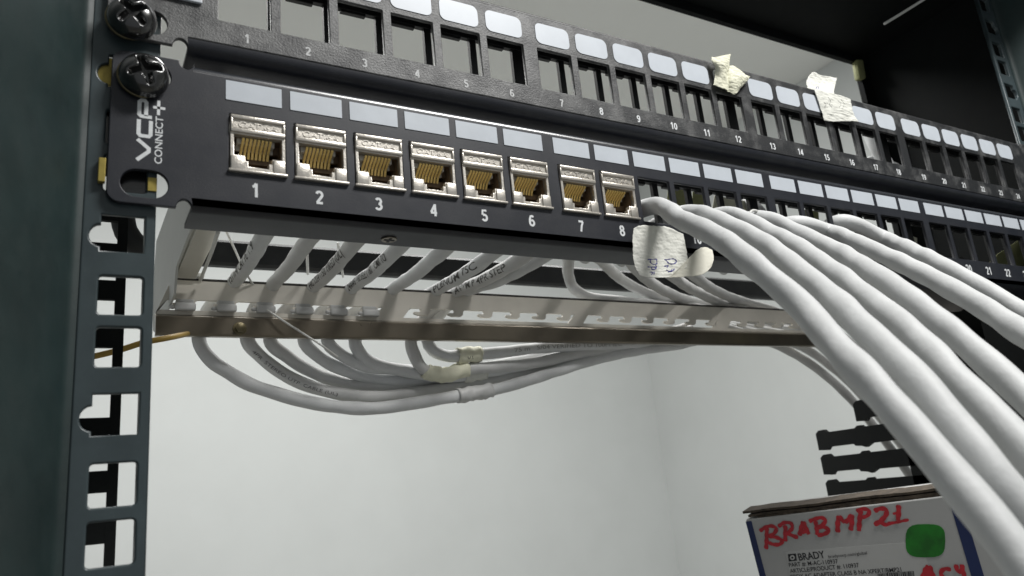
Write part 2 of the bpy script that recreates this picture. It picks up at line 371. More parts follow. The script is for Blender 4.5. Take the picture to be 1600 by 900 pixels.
# ================================================================= PATCH PANELS
def panel_body(x0, x1, z0, z1, zb0, zb1, holes, slots, m, par, rb=3.0, rt=1.2):
    """face plate with ears; body between the ears folded back at top and bottom"""
    e0, e1 = x0 + 18.8, x1 - 18.8
    def notch(xc, z, up):
        r = 1.9; s = 1 if up else -1; out = []
        for a in range(0, 181, 20): out.append((xc - r * math.cos(R(a)), z + s * 2.4 * math.sin(R(a))))
        return out
    outer = []
    corner = lambda cx, cz, a0, r=3.2: [(cx + r * math.cos(R(a0 + 90 * i / 5)), cz + r * math.sin(R(a0 + 90 * i / 5))) for i in range(6)]
    outer += corner(x0 + 3.2, z0 + 3.2, 180)
    outer += notch(e0 - 1, z0, True) + [(e0 + .9, z0 - .2 + rb), (e1 - .9, z0 - .2 + rb)] + notch(e1 + 1, z0, True)
    outer += corner(x1 - 3.2, z0 + 3.2, 270) + corner(x1 - 3.2, z1 - 3.2, 0)
    n2 = [(e1 + 1 + 1.9 * math.cos(R(a)), z1 - 2.4 * math.sin(R(a))) for a in range(0, 181, 20)]
    n1 = [(e0 - 1 + 1.9 * math.cos(R(a)), z1 - 2.4 * math.sin(R(a))) for a in range(0, 181, 20)]
    outer += n2 + [(e1 - .9, zb1 - rt), (e0 + .9, zb1 - rt)] + n1 + corner(x0 + 3.2, z1 - 3.2, 90)
    PO = par.location / MM
    me = plate(outer, holes + slots, 0, 1.5, 0.22, PO)
    o_ = obj('face_plate', me, m, par)
    for top in (True, False):
        f = MB(PO); r = rt if top else rb; pr = []
        zz = zb1 if top else zb0; s = 1 if top else -1
        for i in range(7):
            a = R(90 * i / 6); pr.append((0, r - r * math.cos(a), zz - s * r + s * r * math.sin(a)))
        pr += [(0, 15, zz), (0, 15, zz - s * 1.4)]
        ri = max(.2, r - 1.4)
        for i in range(6, -1, -1):
            a = R(90 * i / 6); pr.append((0, r - ri * math.cos(a) if r > 1.4 else r + .2, zz - s * r + s * ri * math.sin(a) if r > 1.4 else zz - s * (1.4 if i > 3 else r)))
        if r <= 1.4: pr = pr[:9] + [(0, 1.5, zz - 1.4), (0, 1.5, zz - r), ]
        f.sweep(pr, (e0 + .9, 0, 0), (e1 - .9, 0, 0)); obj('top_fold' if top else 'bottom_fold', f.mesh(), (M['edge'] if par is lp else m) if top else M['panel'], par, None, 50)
    return o_
PX = lambda i: 60 + i * 17.5 + (i // 6) * 2.157          # lower port origin
UX = lambda i: 57.95 + i * 17.42 + (i // 6) * 2.917      # upper port origin
# ---- lower panel
lp = thing('patch_panel', 'lower black patch panel holding eight jacks, with square-cornered white labels', 'patch panel', (32.2, 0, -1), None)
LO = lp.location / MM
holes = [rrect(PX(i) + .9, 10.7, PX(i) + 16.0, 28.0, .3, 2) for i in range(24)]
slot = lambda xa, xb, zc, h: rrect(xa, zc - h / 2, xb, zc + h / 2, h / 2 - .01, 8)
slots = [slot(35.2, 46.2, 4.6, 7.4), slot(35.2, 46.2, 35.6, 7.4), slot(498, 509, 4.6, 7.4), slot(498, 509, 35.6, 7.4)]
panel_body(32.2, 512, -1.0, 41.6, -1.0, 40.9, holes, slots, M['panel'], lp, 3.0, 1.9)
for i in range(24):
    obj('label_strip', plate(rrect(PX(i), 32, PX(i) + 15.12, 38.0, .15, 1), [], -0.18, 0.16, 0.03, LO), M['label'], lp)
for i in range(24):
    me = number_mesh(str(i + 1), 4.0, .19, None); place_mesh(me, (PX(i) + 7.6, -0.02, 4.0), XX, ZZ, NY, LO); obj('port_number', me, M['ink'], lp)
def frame_grid(xf, z0, z1, zt, par, m, y=9.0, half=1.25, hh=None):
    """plastic snap-in frame behind the face: bars between ports, rails above and below"""
    O_ = par.location / MM; g = MB(O_); g.box((xf(0) - 5, y, z1), (xf(23) + 21, y + 2, z1 + 6)); g.box((xf(0) - 5, y, z0 - 4), (xf(23) + 21, y + 2, z0))
    for i in range(25):
        if i == 0: a, b = xf(0) - 3.4, xf(0) - .9
        elif i == 24: a, b = xf(23) + 16.5, xf(23) + 19
        else:
            c0 = xf(i - 1) + 15.8; c1 = xf(i) + 1.1; cc = (c0 + c1) / 2; h_ = (c1 - c0) / 2 - .1; a, b = cc - max(half, h_), cc + max(half, h_)
        g.box((a, y + .05, z0 - .1), (b, y + 1.9, z1 + .1))
    for i in range(24):   # latch step under the upper rail
        g.box((xf(i) + 4.2, y + .1, z1 - 1.0), (xf(i) + 12.6, y + 1.85, z1 + .1))
    obj('snap_in_frame', g.mesh(bevel=.15, seg=1), m, par)
frame_grid(PX, 12.0, 31.2, 0, lp, M['plastic'], 9.0, 1.15)
# logo strokes on the ear (reads upward)
def stroke2(pl, wd, m, par, y=-.05, name='logo', th=.06):
    O_ = par.location / MM; g = MB(O_)
    for pts in pl:
        c = [Vector((x, y, z)) for x, z in pts]
        vs = []
        n = len(c)
        for i in range(n):
            if i == 0: t = (c[1] - c[0]).normalized()
            elif i == n - 1: t = (c[-1] - c[-2]).normalized()
            else: t = ((c[i] - c[i - 1]).normalized() + (c[i + 1] - c[i]).normalized()).normalized()
            sd = t.cross(Vector((0, 1, 0))).normalized(); k = 1.0
            if 0 < i < n - 1: k = 1 / max(.5, abs(t.dot((c[i] - c[i - 1]).normalized())))
            vs += [c[i] - sd * wd / 2 * k, c[i] + sd * wd / 2 * k]
        g.add(vs, [(2 * i, 2 * i + 1, 2 * i + 3, 2 * i + 2) for i in range(n - 1)])
    return obj(name, g.mesh(), m, par)
stroke2([[(38.7, 10.8), (41.4, 13.5), (41.4, 14.3), (38.7, 16.6)],
         [(38.9, 22.2), (38.9, 18.2), (39.3, 17.7), (41.3, 17.7), (41.7, 18.2), (41.7, 22.2)],
         [(41.9, 23.2), (39.4, 23.2), (38.9, 23.7), (38.9, 27.3), (39.4, 27.8), (40.1, 27.8), (40.5, 27.3), (40.5, 23.4)]], 0.95, M['ink'], lp)
me = textmesh('CONNECT', 2.5, .04, .03, 'LEFT', 13.4); place_mesh(me, (44.5, -.05, 10.4), ZZ, -XX, NY, LO); obj('logo_word', me, M['ink'], lp)
stroke2([[(43.4, 24.2), (43.4, 28.4)], [(41.9 + .2, 26.3), (45.0, 26.3)]], .75, M['ink'], lp, name='logo_plus')
# ring pull screw under the front edge
g = MB(LO)
def disc(g, c, u, v, n, r, h, k=20):
    c, u, v, n = map(Vector, (c, u, v, n)); vs = [c + (u * math.cos(2 * math.pi * i / k) + v * math.sin(2 * math.pi * i / k)) * r for i in range(k)]
    vs += [p + n * h for p in vs]
    g.add(vs, [tuple(range(k - 1, -1, -1)), tuple(range(k, 2 * k))] + [(i, (i + 1) % k, k + (i + 1) % k, k + i) for i in range(k)])
disc(g, (108.9, 9.3, -1.0), XX, (0, 1, 0), (0, 0, -1), 2.4, .5); sc_ = obj('flat_screw', g.mesh(bevel=.15), M['steel'], lp)
g = MB(LO); g.box((107.3, 8.9, -1.62), (110.5, 9.7, -1.505)); g.box((108.5, 7.7, -1.63), (109.3, 10.9, -1.51)); obj('cross_recess', g.mesh(), M['black'], sc_)
# ---- upper panel
up = thing('patch_panel', 'upper dusty black patch panel with empty ports and rounded white labels', 'patch panel', (28, 0, 45.4))
UO = up.location / MM
uholes = [rrect(UX(i), 56.7, UX(i) + 14.55, 73.0, .3, 2) for i in range(24)]
uslots = [slot(33.5, 45, 51.6, 7.2), slot(33.5, 45, 82.5, 7.2), slot(498, 509, 51.6, 7.2), slot(498, 509, 82.5, 7.2)]
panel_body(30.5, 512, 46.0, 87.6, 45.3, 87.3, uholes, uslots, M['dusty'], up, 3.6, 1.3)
for i in range(24):
    obj('label_strip', plate(rrect(UX(i), 75.05, UX(i) + 14.5, 83.45, 2.3, 5), [], -0.18, 0.16, 0.03, UO), M['label'], up)
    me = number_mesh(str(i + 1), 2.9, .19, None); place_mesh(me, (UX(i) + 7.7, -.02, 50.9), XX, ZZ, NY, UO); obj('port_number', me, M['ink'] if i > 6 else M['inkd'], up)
frame_grid(UX, 58.2, 77.4, 0, up, M['plastic'], 9.6, 1.2)
g = MB(UO); g.box((36.5, -1.0, 60.2), (53.6, -.05, 84)); obj('maker_sticker', g.mesh(bevel=.2), M['label'], up)

# ================================================================= KEYSTONE JACKS
JO = Vector((0, 0, 0))
jack0 = thing('keystone_jack', 'x', 'network jack', (0, 0, 0), 'metal network jacks clipped in the lower panel')
def jack_parts(par):
    Wd, Hh = 14.7, 16.5
    win = [(1.0, 10.9), (13.8, 10.9), (13.8, 4.6), (11.1, 4.6), (11.1, 3.1), (10.2, 3.1), (10.2, 1.5), (4.7, 1.5), (4.7, 3.1), (3.9, 3.1), (3.9, 4.6), (1.0, 4.6)]
    hs = obj('housing', plate(rrect(0, 0, Wd, Hh, .3, 2), [win], -0.3, 2.2, .16), M['nickel'], par)
    g = MB(); g.box((0.05, -.95, 15.3), (14.65, .2, 16.45)); g.box((0.05, -.9, 11.3), (14.65, .2, 12.6)); g.box((0.02, -.85, 12.3), (.7, .2, 15.6)); g.box((14.0, -.85, 12.3), (14.68, .2, 15.6))
    g.box((-.5, -1.0, -.45), (15.2, .2, .35)); g.box((.1, -.7, .2), (3.7, .2, 4.3)); g.box((11.3, -.7, .2), (14.6, .2, 4.3))
    obj('rim', g.mesh(bevel=.22), M['nickel'], par, None, 50)
    me = textmesh('CAT.6A', 2.5, .25, .05); place_mesh(me, (7.3, -.35, 13.0), XX * 1.25, ZZ, NY); obj('embossed_lettering', me, M['nickel'], par)
    g = MB()   # cavity: inward facing shell
    x0, x1, z0, z1, y0, y1 = .6, 14.1, .9, 11.3, 1.7, 15
    g.box((x0 - .8, y0, z0), (x0, y1, z1)); g.box((x1, y0, z0), (x1 + .8, y1, z1)); g.box((x0 - .8, y0, z1), (x1 + .8, y1, z1 + .8)); g.box((x0 - .8, y0, z0 - .8), (x1 + .8, y1, z0)); g.box((x0 - .8, y1, z0 - .8), (x1 + .8, y1 + .8, z1 + .8))
    g.box((x0, 6.2, 5.4), (x1, y1, 7.4)); g.box((x0, 5.6, 8.9), (x1, 7.0, 11.2)); g.box((6.3, 9.0, .9), (8.4, 12, 5.5))
    obj('socket', g.mesh(), M['cavity'], par)
    g = MB(); g.box((2.2, 2.6, 9.6), (12.4, 5.5, 11.25)); g.box((2.2, 4.7, 8.4), (12.4, 5.5, 9.7)); obj('contact_carrier', g.mesh(bevel=.1, seg=1), M['cream'], par)
    for k in range(8):
        x = 7.35 + (k - 3.5) * 1.04
        g = MB(); pr = [(-.33, 0, 0), (.33, 0, 0), (.33, 0, .5), (-.33, 0, .5)]
        g.sweep(pr, (x, 1.0, 10.1), (x, 4.6, 8.0)); g.sweep(pr, (x, 4.6, 8.0), (x, 5.4, 6.4)); obj('contact', g.mesh(), M['gold'], par)
    g = MB(); g.box((1.2, 16, 1.5), (13.4, 30, 14.5)); obj('rear_block', g.mesh(bevel=.8), M['nickel'], par)
jack_parts(jack0)
def copy_tree(o, parent=None):
    c = o.copy(); COL.objects.link(c)
    if parent: c.parent = parent
    for ch in list(o.children): copy_tree(ch, c)
    return c
ordn = ['above the white number 1, nearest the cabinet rail', 'above the white number 2', 'above the white number 3', 'above the white number 4', 'above the white number 5', 'above the white number 6, last before the gap', 'above the white number 7, first after the gap', 'above the white number 8, beside the crinkled white tag']
for i in range(8):
    j = jack0 if i == 0 else copy_tree(jack0)
    j.location = Vector((PX(i) + 1.15, 0, 11.1)) * MM
    j['label'] = 'silver network jack with gold contacts ' + ordn[i]

# ================================================================= SCREWS AND CAGE NUTS
def screw_head(c, rot, label, par_label):
    t = thing('cage_screw', label, 'screw', c, 'black cross-head screws in the panel ears')
    g = MB(); nr, na = 22, 64; Rr = 6.1; vs = []; fs = []
    for i in range(nr + 1):
        q = i / nr; r = Rr * q
        for k in range(na):
            a = 2 * math.pi * k / na; x, z = r * math.cos(a), r * math.sin(a)
            h = 4.6 * math.sqrt(max(0, 1 - q ** 2.6)) + .2
            ca, sa = math.cos(rot), math.sin(rot); u, v = x * ca + z * sa, -x * sa + z * ca
            ex = 4.3
            def arm(p, q_): return max(0, min(1, (1.05 + .12 * max(0, 2.5 - abs(q_)) - abs(p)) / .7)) * max(0, min(1, (ex - abs(q_)) / 1.3))
            h -= 2.6 * max(arm(u, v), arm(v, u)) ; vs.append((x, -h, z))
    for i in range(nr):
        for k in range(na):
            k2 = (k + 1) % na; fs.append((i * na + k, i * na + k2, (i + 1) * na + k2, (i + 1) * na + k))
    g.add(vs, fs); me = g.mesh(); bm = bmesh.new(); bm.from_mesh(me); bmesh.ops.remove_doubles(bm, verts=bm.verts, dist=1e-7); bmesh.ops.recalc_face_normals(bm, faces=bm.faces); bm.to_mesh(me); bm.free()
    o_ = obj('head', me, M['screw'], t, None, 70)
    g = MB(); disc(g, (-.4, -.5, -.2), XX, ZZ, (0, 1, 0), 6.0, .8, 40); obj('washer', g.mesh(bevel=.3), M['bolt'], t, par_label, 50)
    g = MB(); disc(g, (0, 0.2, 0), XX, ZZ, (0, 1, 0), 2.7, 14, 24); obj('shank', g.mesh(), M['screw'], t)
screw_head((39.6, -1.2, 34.0), .35, 'glossy black cross-head screw in the lower panel ear, above the white logo', None)
screw_head((36.3, -1.2, 50.2), .75, 'glossy black cross-head screw in the dusty upper panel ear', None)
def cage_nut(cz_, label, clip):
    t = thing('cage_nut', label, 'cage nut', (36, 4, cz_), 'cage nuts in the left rail')
    O_ = t.location / MM; g = MB(O_); g.box((33.2, 4.2, cz_ - 5.4), (42.6, 9, cz_ + 5.4)); obj('cage', g.mesh(bevel=.4), M['screw'], t)
    g = MB(O_)
    for a, b in clip: g.box(a, b)
    obj('clip', g.mesh(bevel=.25), M['brass'], t)
p = aY(159, 267, 1.2); q = aY(238, 288, 1.7)
cage_nut(7.5, 'brass cage nut with a yellow edge beside the lower ear, filling the empty ear slot', [((p.x - .8, .2, p.z - 3.2), (p.x + .8, 1.9, p.z + 3.2)), ((q.x - 1.1, 1.65, q.z - 1.9), (q.x + 1.1, 1.98, q.z + 1.9))])
cage_nut(36.1, 'cage nut behind the lower black screw with a pale olive edge', [((27.6, 3.2, 32.5), (33.2, 4.2, 40.5))])
g = MB((31, 5, 20)); g.box((28.6, 4.2, 13.2), (33.0, 5.2, 31)); o = tag(obj('rail_shim', g.mesh(), M['screw']), 'dark strip behind the left rail between the two cage nuts', 'strip'); o.location = Vector((31, 5, 20)) * MM

# ================================================================= CABLE MANAGEMENT BAR
cb = thing('cable_support_bar', 'bare steel slotted cable support bar behind the lower panel', 'cable bar', (63, 140, 0))
BO = cb.location / MM
holes = []
groups = [(60.5, 156, [67.5, 84.0, 100.5, 117.5, 133.5, 149.0]), (170, 268, [176.5, 195, 212, 228.5, 245, 261]), (277, 376, [288, 304, 320.5, 337, 354, 371]), (388, 470, [398, 414, 430, 446, 462])]
def hook_window(x0, x1, hooks):
    # window whose upper edge carries hook shaped tongues
    top, bot = 13.9, 8.9
    p = [(x0 - 4, bot), (x1 - 5, bot), (x1, top)]
    for h in reversed(hooks):
        if h + 5 > x1: continue
        p += [(h + 5.2, top), (h + 4.0, top - .6), (h + 3.6, top - 2.6), (h + 2.4, top - 3.5), (h - 2.5, top - 3.6), (h - 4.6, top - 2.9), (h - 4.8, top - 1.9), (h - 3.6, top - 1.7), (h - 1.8, top - 1.8), (h - 1.0, top - 1.0), (h - 1.2, top)]
    p += [(x0, top)]
    return p
for x0, x1, hk in groups: holes.append(hook_window(x0, x1, hk))
me = plate([(56, 7.0), (482, 7.0), (482, 22.4), (62, 22.4)], holes, 140, 1.4, .15, BO); obj('slotted_plate', me, M['steel_lit'], cb)
g = MB(BO); g.box((62, 139.7, 22.45), (482, 141.6, 23.3)); obj('upper_edge', g.mesh(), M['steeledge'], cb)
g = MB(BO); g.sweep([(0, 140, 7.1), (0, 139.2, 6.6), (0, 136.5, 5.6), (0, 136.0, 4.9), (0, 136.0, -2.0), (0, 136.6, -2.8), (0, 139, -2.8), (0, 139, -1.6), (0, 137.6, -1.4), (0, 137.5, 4.2), (0, 141.4, 5.6), (0, 141.4, 7.1)], (56, 0, 0), (482, 0, 0)); obj('folded_lip', g.mesh(), M['steel'], cb, None, 25)
g = MB(BO)
arm = [(15, 50), (15, 24), (118, 21), (124, 11), (190, 10), (208, 16), (214, 26), (212, 50), (204, 62), (159, 60)]
n = len(arm); g.add([(61.2, y, z) for y, z in arm] + [(62.2, y, z) for y, z in arm], [tuple(range(n)), tuple(range(2 * n - 1, n - 1, -1))] + [(i, (i + 1) % n, n + (i + 1) % n, n + i) for i in range(n)])
obj('arm', g.mesh(bevel=.2), M['whitemetal'], cb)
g = MB(BO); g.box((62.8, 15, 21.2), (70.6, 134, 22.2)); g.box((62.8, 15, 22.2), (63.4, 134, 25.5)); obj('arm_flange', g.mesh(bevel=.15), M['cream'], cb)
g = MB(BO); g.box((63.5, 136.6, 23.0), (72, 141, 27.0)); g.box((72, 137.2, 23.2), (74.8, 141, 25.4)); obj('clip', g.mesh(bevel=.7), M['tie'], cb)
g = MB(BO); disc(g, (88.9, 136.0, .6), XX, ZZ, NY, 2.9, .5, 30); disc(g, (88.9, 135.5, .6), XX, ZZ, NY, 2.2, 1.8, 6); obj('hex_bolt', g.mesh(bevel=.2), M['bolt'], cb, None, 40)
# stubby tie tongues under the strip (cable tie heads) -- one per hooked cable of the first group
TX = [67.5, 84.0, 100.5, 117.5, 133.5, 149.0]
for k, x in enumerate(TX):
    t = thing('cable_tie', 'x', 'cable tie', (x, 139, 10), 'grey cable ties on the steel bar')
    t['label'] = 'grey tie head on the steel bar, ' + ['nearest the bracket arm', 'second from the bracket arm', 'third from the bracket arm, with long tail', 'fourth from the bracket arm', 'fifth from the bracket arm', 'sixth from the bracket arm, beside the slot end'][k]
    g = MB(); a = random.uniform(-.3, .3); g.box((-4.2, -2.4, -1.6), (4.0, .4, 1.8)); g.box((-6.4, -1.6, -.9 + a), (-4.0, .2, .9 + a)); obj('tie_head', g.mesh(bevel=.8), M['cableg'], t, None, 60)
    g = MB(); g.box((-3.6, .5, -1.2), (3.6, 5, 4.0)); obj('strap', g.mesh(bevel=.6), M['cableg'], t)

# ================================================================= CABLES
def cable(pts, label, r=3.25, m='cable', group=None, name='network_cable', seg=20, lump=.035, phase=None, cat='cable'):
    T = Tube(pts, r, seg, lump, phase=random.uniform(0, 6) if phase is None else phase)
    c0 = T.c[0].copy(); T.mb.o = c0; o_ = obj(name, T.mb.mesh(), M[m], None, None, 0); o_.location = c0 * MM
    tag(o_, label, cat, group); return o_, T
def pr(T, o_, *a, **k):
    p_ = T.wrap_text(*a, **k); c0 = o_.location
    for v in p_.data.vertices: v.co -= c0
    p_.parent = o_; return p_
OD = 6.5
def dp(x, y, wd): return aD(x, y, FPX * OD / wd)
front = dict(
 A=[(1018,322,27),(1064,343,31),(1122,371,36),(1178,413,40),(1255,480,44),(1300,532,48),(1346,582,52),(1406,647,56),(1480,734,61),(1566,839,67),(1640,935,72)],
 B=[(1078,333,25),(1148,357,31),(1205,390,34),(1255,430,38),(1354,516,46),(1446,612,53),(1554,742,60),(1640,850,64)],
 C=[(1130,336,24),(1214,369,29),(1270,402,33),(1329,446,37),(1420,518,44),(1505,603,50),(1600,702,56),(1680,790,60)],
 D=[(1182,341,23),(1250,366,27),(1304,391,30),(1400,451,37),(1525,550,44),(1600,617,48),(1700,710,54)],
 E=[(1240,349,22),(1296,362,24),(1380,398,28),(1463,439,32),(1600,521,39),(1700,590,44)],
 F=[(1312,346,21),(1382,373,23),(1462,410,28),(1592,484,32),(1700,550,36)])
fl = dict(A='lowest white cable of the front fan, crossing over the crinkled white tag', B='white cable second from the bottom of the front fan', C='white cable third from the bottom of the front fan',
          D='fourth white cable up the front fan, a tie loop at its start', E='white cable fifth from the bottom of the front fan', F='topmost white cable of the front fan, crossing the number 20')
for k, v in front.items():
    P_ = [dp(*q) for q in v]
    # the cable reaches its opening from behind the panel
    P_[0] = aY(v[0][0], v[0][1], 1.0)
    st = [Vector((P_[0].x - 5, 40, 10)), Vector((P_[0].x - 3.5, 16, 17))]
    cable(st + P_, fl[k], 3.25, 'cable', 'white cables fanning out of the lower panel ports', lump=.052, seg=28)
# cables behind the panel, from the jacks down over the bar, then looping right
topb = [((412,370),(360,447)), ((481,377),(420,452)), ((552,382),(482,455)), ((621,388),(540,457)), ((690,393),(604,458)), ((763,401),(671,459)), ((811,405),(704,462)), ((835,409),(716,463))]
loops = [
 [(311,531),(330,563),(359,583),(392,601),(430,614),(467,625),(514,634),(580,638),(640,631),(690,623),(727,617),(784,606),(840,590),(895,572),(951,557),(1007,546),(1064,538),(1130,522)],
 [(387,531),(407,557),(439,582),(477,601),(524,614),(580,620),(630,617),(671,611),(727,602),(784,591),(840,580),(895,562),(951,548),(1010,538),(1080,522)],
 [(422,531),(449,557),(477,576),(524,595),(580,605),(630,606),(680,602),(727,592),(784,581),(840,570),(895,556),(960,544),(1030,530),(1080,515)],
 [(475,531),(496,556),(533,576),(580,590),(634,595),(690,588),(746,576),(800,568),(860,560),(930,548),(1000,535),(1060,520)],
 [(512,531),(533,554),(575,572),(615,576),(660,580),(710,582),(770,572),(850,556),(930,545),(1010,530),(1070,512)],
 [(555,531),(564,553),(587,569),(630,579),(680,588),(730,586),(800,574),(870,560),(940,546),(1010,532),(1070,514)],
 [(642,531),(648,556),(660,576),(690,586),(727,577),(784,573),(840,566),(900,554),(960,542),(1030,524),(1070,512)],
 [(667,531),(676,547),(697,556),(727,555),(765,552),(840,544),(895,541),(960,539),(1017,532),(1080,516)]]
lY = [150, 158, 164, 162, 158, 154, 149, 147]
pnt = ['  151 m 4P CAT 7E  119', '', 'HC 7554 1150 YIRED (UL) ', '24AWG 1180 3ELE / 180 1/CMR TO', '', '  PLENUM 75C', '  AWM P 4PR STEP', '']
nth = ['first', 'second', 'third', 'fourth', 'fifth', 'sixth', 'seventh', 'eighth']
rear = []
for i in range(8):
    jx = PX(i) + 8.5; (tx, ty), (bx, by) = topb[i]
    P_ = [aY(tx + (tx - bx) * .8, ty - 62, 34), aY(tx, ty, 62), aY((tx + bx) / 2 + 2, (ty + by) / 2 + 2, 100), aY(bx, by, 145 + (3 if i == 7 else 0))]
    lx, ly = loops[i][0]
    P_ += [aY(bx * .45 + lx * .55 - 6, by + 34, 151)]
    for k, (x, y) in enumerate(loops[i]):
        q = min(1, k / 3); P_.append(aY(x, y, 149 * (1 - q) + lY[i] * q))
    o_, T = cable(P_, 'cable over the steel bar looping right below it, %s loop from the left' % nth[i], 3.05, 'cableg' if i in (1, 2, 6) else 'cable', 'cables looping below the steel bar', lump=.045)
    rear.append((o_, T))
    if pnt[i].strip():
        # find arclength nearest to the bar end and print upward from there
        tgt = aY(bx, by, 140); d = min(range(len(T.c)), key=lambda k: (T.c[k] - tgt).length); s0 = T.s[d]
        pr(T, o_, pnt[i].strip(), 4.6, s0 - 4, (-.55, -1, -.2), 0.0, True, M['cprint'], None, .02, min(70, s0 - 20))
o_, T = rear[7]; tgt = aY(800, 548, 147); d = min(range(len(T.c)), key=lambda k: (T.c[k] - tgt).length)
pr(T, o_, '75 m   5/04 VERIFIED TO 100M IEC', 3.0, T.s[d], (-.3, -1, -.1), 0.0, False, M['cprintl'], None, 0, 72)
o_, T = rear[1]; tgt = aY(395, 540, 152); d = min(range(len(T.c)), key=lambda k: (T.c[k] - tgt).length)
pr(T, o_, '4PR  STEREO UTP  CABLE (UL)', 2.1, T.s[d], (-.3, -1, -.3), 0.0, False, M['cprint'], None, -.02, 46)
# cables 9+ behind the panel running to the right
rr2 = [[(893,380),(888,410),(889,433),(899,453),(920,464),(965,470),(1020,476),(1090,486),(1180,500)],
       [(925,385),(943,410),(967,433),(993,450),(1023,463),(1063,475),(1120,487),(1200,500)],
       [(985,400),(1012,437),(1050,460),(1083,472),(1140,486),(1220,505)],
       [(1030,405),(1058,437),(1103,463),(1140,478),(1220,500)],
       [(1060,400),(1092,437),(1130,460),(1170,474),(1215,488),(1260,515)]]
for i, L_ in enumerate(rr2):
    P_ = [Vector((PX(8 + i) + 5, 32, 20))] + [aY(x, y, min(146 + i * 1.5, 70 + 32 * k)) for k, (x, y) in enumerate(L_)]
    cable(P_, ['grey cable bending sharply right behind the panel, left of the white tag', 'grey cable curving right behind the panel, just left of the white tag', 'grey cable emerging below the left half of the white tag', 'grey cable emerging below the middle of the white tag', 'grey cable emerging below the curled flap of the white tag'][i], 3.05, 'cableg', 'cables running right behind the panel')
bun = [(1120,508),(1196,532),(1243,554),(1288,585),(1330,624),(1385,692),(1450,785),(1500,860),(1570,980)]
for i in range(6):
    P_ = [aY(x + 12 * i * min(1, .3 + k * .35), y - 11 * i * min(1, .1 + k * .45), (160, 160, 159, 157, 153, 148, 144, 142, 140)[k] + i * 3) for k, (x, y) in enumerate(bun)]
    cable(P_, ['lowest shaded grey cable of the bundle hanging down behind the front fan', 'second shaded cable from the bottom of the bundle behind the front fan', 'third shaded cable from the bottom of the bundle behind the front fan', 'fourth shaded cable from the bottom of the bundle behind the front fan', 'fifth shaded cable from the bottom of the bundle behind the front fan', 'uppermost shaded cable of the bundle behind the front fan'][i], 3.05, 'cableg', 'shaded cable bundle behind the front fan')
cable([aY(1352,180,60), aY(1360,210,60), aY(1370,232,58), aY(1388,262,56), aY(1400,300,54), aY(1408,340,60)], 'white cable seen through the upper panel opening 17', 4.2, 'cable')
cable([aY(1325,330,75), aY(1335,280,72), aY(1346,262,70), aY(1368,250,70), aY(1400,262,66)], 'white cable bend seen low through the upper panel opening 16', 3.0, 'cable')
cable([aY(1186,335,30), aY(1175,322,34), aY(1168,306,44), aY(1172,288,60)], 'bright white cable stub inside the lower panel opening 12', 3.6, 'cable')
# black hose and amber cable behind the left rail
cable([aY(188,285,60), aY(190,320,60), aY(197,362,60), aY(214,384,62), aY(222,387,64)], 'black hose bending behind the left rail holes', 3.6, 'rubber', None, 'black_hose', cat='hose', lump=0)
cable([aY(100,566,110), aY(150,556,108), aY(190,546,106), aY(225,535,104), aY(262,528,104), aY(300,520,150)], 'thin amber cable behind the left rail under the white bracket', 1.1, 'amber', None, 'amber_cable', lump=0)

# ================================================================= LOOSE TIES AND THREADS
def thread(pts, r, label, m='tie', name='tie_tail'):
    T = Tube(pts, r, 8, 0); c0 = T.c[0].copy(); T.mb.o = c0; o_ = obj(name, T.mb.mesh(), M[m], None, None, 0); o_.location = c0 * MM; return tag(o_, label, 'cable tie')
thread([aY(417,484,134), aY(450,506,132), aY(500,538,131), aY(528,558,133)], .45, 'long loose tie tail slanting down across the steel bar')
thread([aY(353,360,95), aY(367,390,110), aY(382,422,130), aY(398,449,142)], .5, 'thin white tie tail crossing in front of the first rear cable')
thread([aY(480,378,110), aY(480,400,118), aY(481,428,140)], .6, 'short vertical white tie tail between the second and third rear cables')
thread([aY(528,380,110), aY(531,400,118), aY(536,432,140)], .6, 'short white tie tail between the third and fourth rear cables')
thread([aY(341,362,60), aY(330,395,90), aY(313,438,136)], .7, 'white strip running beside the cream arm of the bracket')
thread([aY(1382,37,14), aY(1410,20,12), aY(1450,-5,8)], .8, 'white strip hanging from the dark top of the cabinet')
thread([aY(1171,335,-3), aY(1174,330,-3), aY(1180,329,-2), aY(1186,333,-1), aY(1188,340,-1)], .55, 'small white tie loop where a fan cable leaves its opening', name='tie_loop')
def sliver(x, y, d, label):
    g = MB(); p = aD(x, y, d); g.o = p; a = aD(x + 6, y + 26, d); g.add([p, aD(x + 3, y + 2, d), a, aD(x + 2, y + 16, d), p + FWD * .4, aD(x + 3, y + 2, d) + FWD * .4, a + FWD * .4, aD(x + 2, y + 16, d) + FWD * .4], [(0, 1, 2, 3), (7, 6, 5, 4), (0, 4, 5, 1), (1, 5, 6, 2), (2, 6, 7, 3), (3, 7, 4, 0)])
    o_ = obj('tie_tail', g.mesh(), M['tie']); o_.location = p * MM; tag(o_, label, 'cable tie')
sliver(1456, 517, 205, 'white tie tip poking out above the third fan cable'); sliver(1473, 600, 172, 'white tie tip poking out above the second fan cable')

